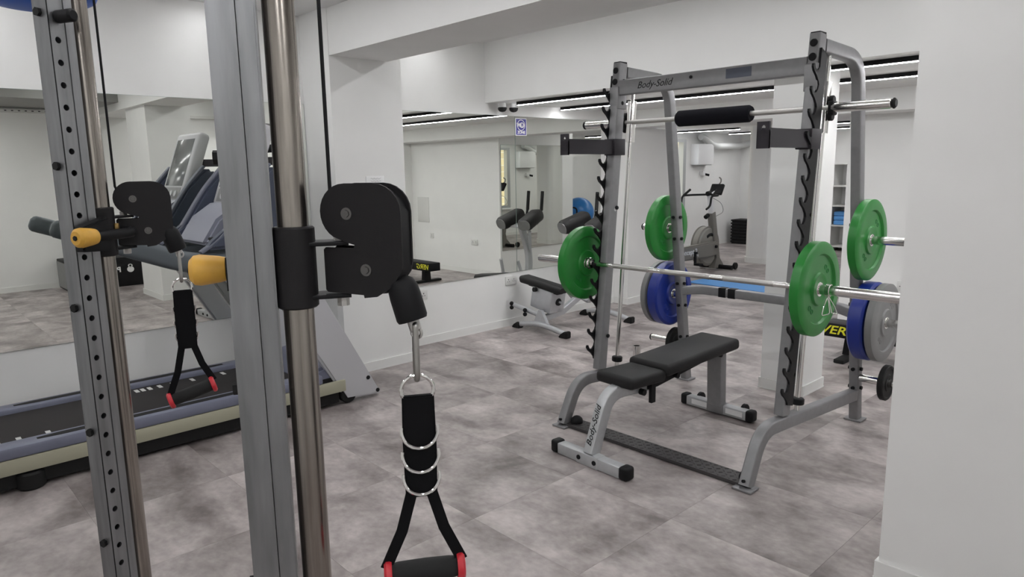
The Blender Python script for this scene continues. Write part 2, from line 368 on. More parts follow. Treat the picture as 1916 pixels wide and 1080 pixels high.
# ================================================================== SMITH RACK
XA, XB = 2.25, 3.45                                    # left and right side frames
U0, U1 = V((0, 3.315, .29)), V((0, 3.495, 2.165))      # upright axis (y, z)
UD = (U1 - U0).normalized(); UN = V((0, -UD.z, UD.y))  # along / towards the front
def uy(z): return U0.y + (U1.y - U0.y) * (z - U0.z) / (U1.z - U0.z)
rack = thing('smith_rack', 'grey steel smith machine rack with toothed uprights and plate pegs', 'weight rack', (2.85, 3.6, 0))
SEC = rrect(.055, .075, .008)
for sx in (XA, XB):
    out = -1 if sx == XA else 1
    u = part('upright', MB().sweep([(sx, U0.y, U0.z), (sx, U1.y, U1.z)], SEC, side=(1, 0, 0)), 'rackgrey', rack)
    part('end_cap', MB().box((sx, U1.y+.001, U1.z+.004), (.05, .07, .012), .004), 'black', u)
    for z in (2.118, 2.052):
        p = V((sx, uy(z), z)) + UN * .0375
        part('bolt', MB().cyl(p, p + UN * .009, .019, 14, .003), 'black', u)
    for z in (2.06, 1.93):
        p = V((XB+.0275 if out > 0 else XA+.0275, uy(z)+.005, z)); part('bolt', MB().cyl(p, p + V((.008, 0, 0)), .012, 12, .002), 'black', u)
    for z in (.50, 1.30):
        p = V((sx+.0275, uy(z)+.02, z)); part('bolt', MB().cyl(p, p + V((.012, 0, 0)), .012, 12, .002), 'black', u)
    # toothed plate on the outer face
    poly = [(-.045, .02), (-.045, 1.74), (-.012, 1.76)]
    zs = [.105 * k for k in range(16)]
    tp = []
    for s in zs:
        s += .032
        tp += [(.024, s), (.030, s+.014), (.056, s+.038), (.086, s+.056), (.100, s+.074), (.099, s+.088), (.088, s+.090), (.077, s+.070), (.064, s+.063), (.046, s+.066), (.032, s+.082)]
    poly = [(-.034, .02), (-.034, 1.76), (.030, 1.78)] + tp[::-1] + [(.025, .03)]
    part('toothed_plate', MB().prism(poly, V((sx + out*.034, U0.y, U0.z+.03)), UN, UD, .011), 'black', rack)
    # base rail with curved front foot, and rear post curving over the top
    rail = fillet([(sx, 2.975, .012), (sx, 3.10, .262), (sx, 4.25, .172)], .12, 8)
    part('base_rail', MB().sweep(rail, rrect(.055, .068, .008), side=(1, 0, 0)), 'rackgrey', rack)
    part('foot_plate', MB().box((sx, 2.97, .006), (.10, .085, .011), .003), 'rackgrey', rack)
    p = V((sx, 2.955, .045)); part('bolt', MB().cyl(p, p + V((0, -.012, .004)), .008, 10), 'black', rack)
    post = fillet([(sx, 4.305, .01), (sx, 4.0, 2.10), (sx, 3.535, 2.115)], .16, 8)
    rp = part('rear_post', MB().sweep(post, rrect(.055, .066, .008), side=(1, 0, 0)), 'rackgrey', rack)
    part('foot_plate', MB().box((sx, 4.305, .006), (.10, .10, .011), .003), 'rackgrey', rack)
    for z in (1.2, 1.05, .73, .57, .335, .215):
        y = 4.305 - .305 * z / 2.09
        for q in ((-1, 1) if z in (.335, .215) else (-out,)):
            p = V((sx + q*.0275, y, z)); part('bolt', MB().cyl(p, p + V((q*.012, 0, 0)), .011, 10), 'black', rp)
        p = V((sx, y-.033, z)); part('bolt', MB().cyl(p, p + V((0, -.010, 0)), .011, 10), 'black', rp)
    # plate pegs
    for z in (1.12, .645, .28):
        y = 4.305 - .305 * z / 2.09
        pg = part('plate_peg', MB().cyl((sx+out*.027, y, z), (sx+out*.275, y, z), .0235, 20), 'chrome', rack)
        part('end_cap', MB().cyl((sx+out*.275, y, z), (sx+out*.29, y, z), .0245, 20, .006), 'black', pg)
    # guide rod and carriage
    ra, rb = V((sx, 3.487, .262)), V((sx, 3.628, 2.088))
    part('guide_rod', MB().cyl(ra, rb, .0135, 18), 'chrome', rack)
    rd = (rb - ra).normalized(); ry = lambda z: ra + rd * ((z - ra.z) / rd.z)
    part('rubber_stop', MB().cyl(ry(.30), ry(.335), .034, 18, .005), 'black', rack)
    cr = part('carriage', MB().sweep([ry(1.70), ry(1.95)], rrect(.042, .046, .006), side=(1, 0, 0)), 'chrome', rack)
    part('catch_hook', MB().cyl(V((sx+out*.025, 3.605, 1.86)), V((sx+out*.05, 3.605, 1.86)), .022, 14, .004).cyl(V((sx+out*.025, 3.60, 1.78)), V((sx+out*.05, 3.60, 1.78)), .022, 14, .004).box((sx+out*.045, 3.60, 1.82), (.03, .055, .07), .008), 'black', cr)
    # hook arm
    z = 1.668; jy = uy(z)
    hole = [(x*.011, 1.712 + y*.011) for x, y in circ(1, 12)]
    hk = part('hook_arm', MB().box((sx, jy, z), (.082, .105, .098), .004).bx(sx-.028, sx+.028, 3.00, jy-.05, z-.042, z+.042), 'darkplate', rack)
    part('hook_lip', MB().prism([(-.03, 1.62), (.03, 1.62), (.03, 1.738), (-.03, 1.738)], (sx, 2.995, 0), (1, 0, 0), (0, 0, 1), .010, [hole[::-1]]).bx(sx-.03, sx+.03, 2.99, 3.0, 1.62, 1.70), 'darkplate', hk)
    part('collar_bracket', MB().box((sx, uy(1.96), 1.96), (.066, .084, .13), .003), 'rackgrey', rack)
part('round_sticker', MB().cyl((XA+.0276, uy(1.29)+.012, 1.29), (XA+.0284, uy(1.29)+.012, 1.29), .011, 16), 'white', rack)
cb = part('top_crossbar', MB().sweep([(XA+.027, 3.468, 2.018), (XB-.027, 3.468, 2.018)], rrect(.088, .05, .007), side=(0, 0, 1)), 'rackgrey', rack)
text('Body-Solid', .055, (2.535, 3.4425, 2.018), (1, 0, 0), (0, 0, 1), 'black', cb, shear=.35)
part('maker_label', MB().box((3.065, 3.4425, 2.024), (.145, .002, .05)), 'label', cb)
part('bolt', MB().cyl((2.78, 3.443, 2.03), (2.78, 3.438, 2.03), .009, 12), 'black', cb)
rc = fillet([(XA, 4.20, .675), (XA+.13, 4.265, .69), (XB-.13, 4.265, .69), (XB, 4.20, .675)], .10, 6)
part('rear_crossbar', MB().sweep(rc, rrect(.06, .05, .008), side=(0, 0, 1)), 'rackgrey', rack)
for x in (2.555, 2.625): part('rubber_band', MB().box((x, 4.265, .69), (.055, .056, .066), .004), 'black', rack)
mat('footboard', (.050, .046, .047), .5, .2)
fb = part('foot_board', MB().bx(XA+.028, XB-.028, 2.965, 3.085, .006, .022), 'footboard', rack)
dm = MB(); k = 0
for i in range(36):
    for j in range(4):
        dm.box((XA+.05+i*.031, 2.982+j*.03, .0225), (.020, .004, .003), R=Matrix.Rotation(math.radians(45 if (i+j) % 2 else -45), 3, 'Z'))
part('tread_bumps', dm, 'footboard', fb)['kind'] = 'stuff'
part('rubber_bumper', MB().ball((XA+.06, 3.03, .03), .036, (1, 1.1, 1)), 'black', rack)
part('rubber_bumper', MB().ball((XB-.045, 3.03, .03), .030, (.6, 1, 1)), 'black', rack)
cup = part('bar_holder', MB().lathe([(.021, 0), (.026, 0), (.026, .115), (.021, .115), (.021, .004)], (XA, 3.70, .25), (0, 0, 1), 24), 'chrome', rack)
# sliding bar
SY, SZ = 3.575, 1.822
sb = part('smith_bar', MB().cyl((2.2, SY+.02, SZ), (3.5, SY+.02, SZ), .0145, 18), 'knurl', rack)
for x0_, x1_ in ((1.895, 2.215), (3.495, 3.77)):
    s_ = part('sleeve', MB().cyl((x0_, SY+.02, SZ), (x1_, SY+.02, SZ), .0245, 24, .003), 'chrome', sb)
    e = x0_ if x0_ < 2 else x1_; q = -1 if x0_ < 2 else 1
    part('end_cap', MB().cyl((e, SY+.02, SZ), (e+q*.02, SY+.02, SZ), .0255, 24, .008), 'black', s_)
pad = MB().lathe([(.0155, 0), (.036, 0), (.046, .012), (.046, .452), (.038, .465), (.0155, .462)], (2.60, SY+.02, SZ), (1, 0, 0), 28)
solo('bar_pad', pad, 'foam', 'black foam neck pad wrapped round the high sliding bar', 'bar pad', (2.83, SY+.02, SZ-.046))

# ------------------------------------------------------------------ plates
PL = {}
def plate_mesh(key, R, th, m, hub=True):
    h = th/2
    prof = [(.026, -h*.85), (.026, h*.85), (.060, h*.85), (.068, h*.95), (.076, h*.95), (.082, h*.62), (R*.71, h*.60), (R*.745, h*.98), (R*.94, h), (R, h*.72), (R, -h*.72), (R*.94, -h), (R*.745, -h*.98), (R*.71, -h*.60), (.082, -h*.62), (.076, -h*.95), (.068, -h*.95), (.060, -h*.85), (.026, -h*.85)]
    if R < .15: prof = [(.026, -h), (.026, h), (R*.45, h), (R*.5, h*.7), (R*.78, h*.7), (R*.84, h), (R*.95, h), (R, h*.7), (R, -h*.7), (R*.95, -h), (R*.84, -h), (R*.78, -h*.7), (R*.5, -h*.7), (R*.45, -h), (.026, -h)]
    PL[key] = (prof, m, R, th)
plate_mesh('green', .229, .056, 'green'); plate_mesh('blue', .229, .085, 'blue'); plate_mesh('grey', .226, .05, 'greyplate'); plate_mesh('black', .105, .034, 'rubber')
def plate(key, loc, label, group):
    prof, m, R, th = PL[key]; x, y, z = loc
    root = thing('weight_plate', label, 'weight plate', (x, y, z), group)
    part('disc', MB().lathe(prof, loc, (1, 0, 0), 48), m, root)
    part('hub_ring', MB().lathe([(.0252, -th*.45), (.0252, th*.45), (.034, th*.45), (.036, th*.40), (.036, -th*.40), (.034, -th*.45), (.0252, -th*.45)], loc, (1, 0, 0), 28), 'chrome' if key != 'black' else 'rubber', root)
    if R > .15:
        for q in (-1, 1):
            for a in (50, 230):
                an = math.radians(a); d = V((0, math.cos(an)*q, math.sin(an)))
                for dz in (-.016, .016):
                    t_ = V((0, -math.sin(an)*q, math.cos(an)))
                    c = V(loc) + V((q*th*.305, 0, 0)) + d * .118 + t_ * dz
                    part('embossed_mark', MB().torus(c, (1, 0, 0), .011, .0026, 14, 5), {'green': 'greenmark', 'blue': 'blue', 'grey': 'greyplate'}[key], root)
    return root
GP = 'olympic weight plates'
BY, BZ = 3.309, .957
plate('green', (3.585, BY, BZ), 'green bumper plate on the barbell, on the end beside the wide pillar', GP)
plate('green', (2.130, BY, BZ), 'green bumper plate on the barbell, on the end towards the mirrors', GP)
py = lambda z: 4.305 - .305 * z / 2.09
plate('green', (3.508, py(1.12), 1.12), 'green bumper plate on a storage peg above blue and grey plates', GP)
plate('blue', (3.522, py(.645), .645), 'blue plate on a storage peg pressed against a grey plate', GP)
plate('grey', (3.598, py(.645), .645), 'grey plate on a storage peg, outside the blue plate', GP)
plate('black', (3.622, py(.28), .28), 'small black plate on the lowest peg under the grey plate', GP)
plate('green', (2.165, py(1.12), 1.12), 'green plate on the storage peg above two stacked plates, mirror side of rack', GP)
plate('blue', (2.155, py(.645), .645), 'thick blue plate on the storage peg on the mirror side of rack', GP)
plate('grey', (2.080, py(.645), .645), 'olive grey plate behind the thick blue plate, mirror side of rack', GP)
plate('black', (2.175, py(.28), .28), 'small black plate on the lowest peg behind the bench', GP)
# ------------------------------------------------------------------ barbell
bar = thing('barbell', 'chrome olympic barbell resting on the rack teeth with green plates', 'barbell', (2.865, BY, BZ))
part('shaft', MB().cyl((2.175, BY, BZ), (3.545, BY, BZ), .014, 20), 'chrome', bar)
for a, b in ((2.36, 2.62), (2.70, 3.02), (3.10, 3.38)): part('knurled_grip', MB().cyl((a, BY, BZ), (b, BY, BZ), .0145, 20), 'knurl', bar)
for x0_, x1_, q in ((1.735, 2.165, -1), (3.558, 4.02, 1)):
    part('sleeve', MB().cyl((x0_, BY, BZ), (x1_, BY, BZ), .0248, 28, .002), 'chrome', bar)
    e = 2.17 if q < 0 else 3.546
    part('collar', MB().cyl((e-.008, BY, BZ), (e+.008, BY, BZ), .036, 28, .003).cyl((e-q*.008, BY, BZ), (e-q*.022, BY, BZ), .028, 28), 'chrome', bar)
cl = MB()
for k in range(4): cl.torus((3.640+k*.006, BY, BZ), (1, 0, 0), .0275, .0026, 28, 6)
for q in (-1, 1):
    cl.tube(fillet([(3.649, BY, BZ-.027), (3.655+q*.012, BY+q*.03, BZ-.075), (3.66+q*.02, BY+q*.042, BZ-.118), (3.665, BY+q*.010, BZ-.110), (3.65, BY+q*.004, BZ-.03)], .012, 4), .0026, 8)
solo('spring_collar', cl, 'chrome', 'chrome wire spring clip on the barbell sleeve beside the green plate', 'collar', (3.65, BY, BZ-.118))

# ================================================================== BENCH
bn = thing('weight_bench', 'black padded adjustable bench with silver legs inside the rack', 'bench', (2.735, 2.66, 0), None, math.radians(-2.7))
L_ = True
ff = part('front_foot', MB().box((0, 0, .033), (.44, .062, .060), .006), 'benchsilver', bn, L_)
for q in (-1, 1):
    part('end_cap', MB().box((q*.245, 0, .036), (.055, .068, .070), .014, 3), 'black', ff, L_)
    part('bolt', MB().cyl((q*.055, -.031, .035), (q*.055, -.040, .035), .013, 12, .002), 'black', ff, L_)
part('foot_sleeve', MB().box((0, 0, .033), (.15, .067, .065), .004), 'benchsilver', bn, L_)
leg = fillet([(0, .005, .06), (0, .125, .365), (0, .44, .352)], .10, 8)
fleg = part('front_leg', MB().sweep(leg, rrect(.062, .072, .008), side=(1, 0, 0)), 'benchsilver', bn, L_)
d = (V((0, .125, .365)) - V((0, .005, .06))).normalized()
text('Body-Solid', .050, V((0, .058, .195)) + V((0, -.0378*d.z, .0378*d.y)), -d * -1, V((-1, 0, 0)), 'black', fleg, local=True, shear=.35)
part('main_beam', MB().sweep([(0, .40, .352), (0, .78, .395)], rrect(.05, .06, .006), side=(1, 0, 0)), 'benchsilver', bn, L_)
part('adjust_arm', MB().prism([(.42, .33), (.50, .33), (.86, .375), (1.10, .405), (1.16, .43), (1.16, .462), (.50, .405), (.42, .385)], (0, 0, 0), (0, 1, 0), (0, 0, 1), .085), 'black', bn, L_)
part('rear_leg', MB().sweep([(0, 1.155, .06), (0, 1.140, .43)], rrect(.10, .062, .006), side=(1, 0, 0)), 'rackgrey', bn, L_)
rf = part('rear_foot', MB().box((0, 1.17, .038), (.43, .062, .060), .006), 'benchsilver', bn, L_)
for q in (-1, 1):
    part('end_cap', MB().box((q*.235, 1.17, .040), (.05, .068, .070), .014, 3), 'black', rf, L_)
    part('warning_label', MB().box((q*.125+.01, 1.1385, .040), (.115, .002, .032)), 'white', rf, L_)
    part('transport_wheel', MB().cyl((q*.16-.012, 1.222, .045), (q*.16+.012, 1.222, .045), .040, 20, .004), 'black', rf, L_)
part('foot_sleeve', MB().box((0, 1.17, .038), (.12, .067, .064), .004), 'rackgrey', bn, L_)
def cushion(c, d, rx): return MB().box(c, d, .024, 4, R=Matrix.Rotation(rx, 3, 'X'))
part('seat_pad', cushion((-.012, .335, .415), (.262, .30, .066), math.radians(-1.5)), 'vinyl', bn, L_)
part('back_pad', cushion((-.012, .835, .452), (.285, .72, .068), math.radians(2.6)), 'vinyl', bn, L_)
part('pull_pin', MB().bx(.045, .065, .42, .455, .255, .37).cyl((.035, .36, .33), (.065, .36, .33), .018, 12), 'black', bn, L_)
part('pull_pin', MB().cyl((.04, .66, .365), (.066, .66, .365), .017, 12), 'black', bn, L_)
part('pivot_bolt', MB().cyl((-.052, 1.10, .40), (.062, 1.10, .40), .013, 12), 'black', bn, L_)

# ================================================================== HYPEREXTENSION BENCH
hy = thing('hyperextension_bench', 'silver and black hyperextension bench standing by the mirror wall', 'exercise machine', (.44, 5.0, 0))
def arc_foot(y, x0_, x1_, zt):
    f = part('foot', MB().tube(fillet([(x0_+.06, y, .035), ((x0_+x1_)/2-.1, y, zt), ((x0_+x1_)/2+.1, y, zt), (x1_-.06, y, .035)], .15, 6), .026, 14), 'machsilver', hy)
    for x, q in ((x0_, -1), (x1_, 1)):
        part('end_cap', MB().prism([(0, 0), (.11, 0), (.11, .065), (.075, .062), (.03, .035)] if q < 0 else [(0, 0), (0, .065), (-.035, .062), (-.08, .035), (-.11, 0)][::-1], (x if q < 0 else x, y, 0), (1, 0, 0), (0, 0, 1), .07, b=.008), 'rubber', f)
arc_foot(4.62, .06, .80, .075); arc_foot(5.53, .14, .84, .075)
part('spine', MB().sweep([(.42, 4.66, .12), (.46, 4.9, .17), (.47, 5.30, .36), (.47, 5.36, .38)], rrect(.05, .06, .008), side=(1, 0, 0)), 'machsilver', hy)
part('brace', MB().sweep([(.47, 5.53, .07), (.47, 5.36, .38)], rrect(.05, .05, .008), side=(1, 0, 0)), 'machsilver', hy)
part('gusset', MB().prism([(.33, .075), (.52, .075), (.44, .21), (.40, .21)], (0, 4.645, 0), (1, 0, 0), (0, 0, 1), .035), 'machsilver', hy)
hb = part('ankle_housing', MB().box((.385, 4.78, .305), (.27, .20, .215), .012, R=Matrix.Rotation(.18, 3, 'Y')), 'machsilver', hy)
part('adjust_knob', MB().cyl((.50, 4.78, .285), (.535, 4.78, .285), .036, 20, .006), 'black', hb)
part('knob_stem', MB().cyl((.535, 4.78, .285), (.585, 4.78, .280), .011, 12), 'machsilver', hb)
part('pull_pin', MB().cyl((.33, 4.67, .40), (.33, 4.64, .40), .022, 14), 'black', hb)
part('roller_pad', MB().sweep([(.08, 4.74, .478), (.11, 4.74, .475), (.60, 4.74, .415), (.63, 4.74, .41)], rrect(.15, .075, .035, 5), side=(0, 1, 0), scl=[.7, 1, 1, .7]), 'vinyl', hy)
part('pad_bracket', MB().sweep([(.20, 4.74, .425), (.58, 4.74, .375)], rrect(.08, .012, .002), side=(0, 1, 0)), 'black', hy)
rr = part('foot_rod', MB().cyl((.06, 4.62, .225), (.40, 4.66, .155), .023, 16), 'machsilver', hy)
for t in (0, .17):
    for dz in (.012, -.028): part('roller_tip', MB().ball((.06+t*1.1, 4.60, .225-t*.25+dz), .021), 'black', rr)
part('upright', MB().sweep(fillet([(.47, 5.34, .36), (.47, 5.36, .62), (.47, 5.24, .93)], .2, 6), rrect(.055, .07, .008), side=(1, 0, 0)), 'machsilver', hy)
part('upright_brace', MB().tube([(.47, 5.37, .60), (.36, 5.26, .88)], .018, 10), 'machsilver', hy)
part('calf_stop', MB().tube(fillet([(.33, 5.05, .58), (.30, 5.12, .34), (.36, 5.2, .22), (.47, 5.15, .28)], .08, 5), .018, 10).tube(fillet([(.60, 5.05, .58), (.62, 5.12, .34), (.56, 5.2, .22), (.47, 5.15, .28)], .08, 5), .018, 10).cyl((.32, 5.10, .42), (.61, 5.10, .42), .013, 10), 'machsilver', hy)
part('pad_plate', MB().box((.46, 5.25, .945), (.34, .16, .02), .004, R=Matrix.Rotation(.25, 3, 'X')), 'silverplastic', hy)
for x, a in ((.28, .13), (.64, -.03)):
    o0, o1 = V((x, 5.10, .955)), V((x+a*.6, 5.38, 1.055))
    p_ = part('hip_pad', MB().sweep([o0, o0.lerp(o1, .08), o0.lerp(o1, .92), o1], rrect(.17, .135, .055, 5), side=(1, 0, 0), scl=[.86, 1, 1, .86]), 'vinyl', hy)
    dd = (o1 - o0).normalized()
    part('pad_cap', MB().sweep([o0 - dd*.008, o0 - dd*.0005], rrect(.145, .11, .05, 5), side=(1, 0, 0)), 'greyplate', p_)
    hx = x + a * .9
    gr = part('handle', MB().tube(fillet([(x+a*.5, 5.34, .97), (hx, 5.46, 1.02), (hx, 5.48, 1.10)], .05, 5), .014, 10), 'black', hy)
    part('grip', MB().cyl((hx, 5.48, 1.09), (hx, 5.50, 1.30), .0185, 14, .004), 'darkgrip', gr)

# ================================================================== TREADMILL
tm = thing('treadmill', 'silver and blue-grey treadmill along the mirror wall with dark belt', 'treadmill', (.54, 1.25, 0))
TX0, TX1, TY0, TY1 = .13, .955, .18, 2.30
part('deck_frame', MB().bx(TX0+.04, TX1-.04, TY0+.02, 2.28, .099, .20), 'rubber', tm)
part('belt', MB().bx(TX0+.125, TX1-.125, TY0+.01, 1.98, .201, .212, .003), 'belt', tm)
for q, xa, xb in ((-1, TX0, TX0+.12), (1, TX1-.12, TX1)):
    rl = part('foot_rail', MB().bx(xa, xb, TY0, 2.08, .178, .240, .014), 'lav', tm)
    part('grip_strip', MB().prism([(-.024, -.50), (-.012, -.60), (.012, -.60), (.024, -.50), (.024, .50), (.012, .60), (-.012, .60), (-.024, .50)], ((xa+xb)/2, 1.12, .2405), (1, 0, 0), (0, 1, 0), .002), 'darkgrip', rl)
    x = TX1-.012 if q > 0 else TX0+.012
    part('side_skirt', MB().bx(x-.012, x+.012, TY0+.01, 2.24, .10, .1775, .004), 'cream', tm)
mk = [0, .07, .12, .165, .20, .235]
for k, dy in enumerate((0, .22, .35, .44, .50)):
    part('belt_mark', MB().bx(TX1-.235, TX1-.17, .80-dy, .823-dy, .2115, .2128), 'offwhite', tm)
for k, dy in enumerate((0, .20, .32, .40, .46, .50, .535)):
    part('belt_mark', MB().bx(TX0+.16, TX0+.225, 1.66-dy, 1.683-dy, .2115, .2128), 'offwhite', tm)
part('motor_cover', MB().prism([(1.96, .205), (2.02, .262), (2.20, .30), (2.36, .285), (2.42, .22), (2.42, .10), (1.98, .10)], (.5425, 0, 0), (0, 1, 0), (0, 0, 1), .74, b=.02), 'lav', tm)
for x in (TX0+.03, TX1-.05):
    part('wheel', MB().cyl((x-.03, 2.27, .062), (x+.03, 2.27, .062), .058, 24, .006), 'rubber', tm)
    part('rear_foot', MB().cyl((x, .47, 0), (x, .47, .09), .065, 20, .01), 'rubber', tm)
part('undercarriage_shadow', MB().bx(TX0+.03, TX1-.03, .30, 2.20, .022, .0985), 'rubber', tm)  # black underframe, widened to fill in the dark shadow under the deck
for x in (TX0+.02, TX1-.085):
    up = part('upright', MB().prism([(2.25, .03), (2.53, .012), (2.50, .06), (2.02, .96), (1.98, 1.02), (1.70, .99), (1.72, .95)], (x+.035, 0, 0), (0, 1, 0), (0, 0, 1), .07, b=.014), 'silverplastic', tm)
    for y_, z_ in ((2.42, .15), (2.49, .045)): part('bolt', MB().cyl((x+.07, y_, z_), (x+.075, y_, z_), .014, 12), 'black', up)
    # handrail with rounded end
    xr = x+.035
    hp = fillet([(xr, 2.05, 1.045), (xr, 1.65, 1.03), (xr, 1.35, 1.04), (xr, .97, 1.195), (xr, .90, 1.22)], .3, 8) + [V((xr, .885, 1.226)), V((xr, .875, 1.230))]
    part('handrail', MB().sweep(hp, rrect(.075, .115, .035, 4), side=(1, 0, 0), scl=[1]*(len(hp)-3) + [.97, .82, .5]), 'railgrey', tm)
    # navy wing beside the console
    wg = part('console_wing', MB().prism([(1.42, 1.115), (1.75, 1.12), (1.87, 1.23), (1.935, 1.40), (1.93, 1.52), (1.89, 1.58), (1.83, 1.58), (1.70, 1.45), (1.56, 1.24), (1.46, 1.165)], (xr, 0, 0), (0, 1, 0), (0, 0, 1), .085, b=.02), 'navy', tm)
    part('wing_trim', MB().sweep(fillet([(xr, 1.40, 1.105), (xr, 1.52, 1.18), (xr, 1.70, 1.45), (xr, 1.84, 1.60)], .1, 5), rrect(.05, .018, .005), side=(1, 0, 0)), 'navylight', wg)
part('crossbar', MB().box((.5425, 1.86, 1.045), (.68, .34, .11), .03, 3), 'railgrey', tm)
part('tray', MB().box((.5425, 1.88, 1.105), (.68, .26, .03), .01), 'lavlight', tm)
part('console_neck', MB().prism([(1.46, 1.13), (1.77, 1.12), (1.88, 1.38), (1.68, 1.36), (1.56, 1.28)], (.5425, 0, 0), (0, 1, 0), (0, 0, 1), .44, b=.02), 'lavmid', tm)
cr_ = Matrix.Rotation(math.radians(-20), 3, 'X')
cs = part('console', MB().box((.5425, 1.83, 1.585), (.47, .085, .54), .03, 3, R=cr_), 'silverplastic', tm)
nrm = cr_ @ V((0, -1, 0)); upv = cr_ @ ZU
part('screen', MB().box(V((.5425, 1.83, 1.585)) + nrm*.0425 + upv*.035, (.36, .004, .36), .0015, R=cr_), 'screen', cs)
part('key_panel', MB().box(V((.5425, 1.83, 1.585)) + nrm*.0425 - upv*.20, (.34, .004, .085), .0015, R=cr_), 'greyplate', cs)
for k in (-1, 0, 1): part('dial', MB().cyl(V((.5425+k*.09, 1.83, 1.585)) + nrm*.044 - upv*.205, V((.5425+k*.09, 1.83, 1.585)) + nrm*.05 - upv*.205, .022, 16), 'silverplastic', cs)
part('heart_rate_grip', MB().tube(fillet([(.26, 1.72, 1.20), (.26, 1.52, 1.16), (.83, 1.52, 1.16), (.83, 1.72, 1.20)], .06, 5), .017, 10), 'darkgrip', tm)
solo('bottle', MB().lathe([(0, 0), (.032, 0), (.034, .01), (.034, .13), (.020, .15), (.020, .17), (0, .17)], (.36, 1.97, 1.158), (0, -1, 0), 18), 'offwhite', 'white spray bottle lying on the treadmill tray', 'bottle', (.36, 1.97, 1.121))
solo('pouch', MB().box((.66, 1.95, 1.137), (.12, .10, .03), .01, 3), 'pink', 'small pink pouch on the treadmill tray', 'pouch', (.66, 1.95, 1.121))

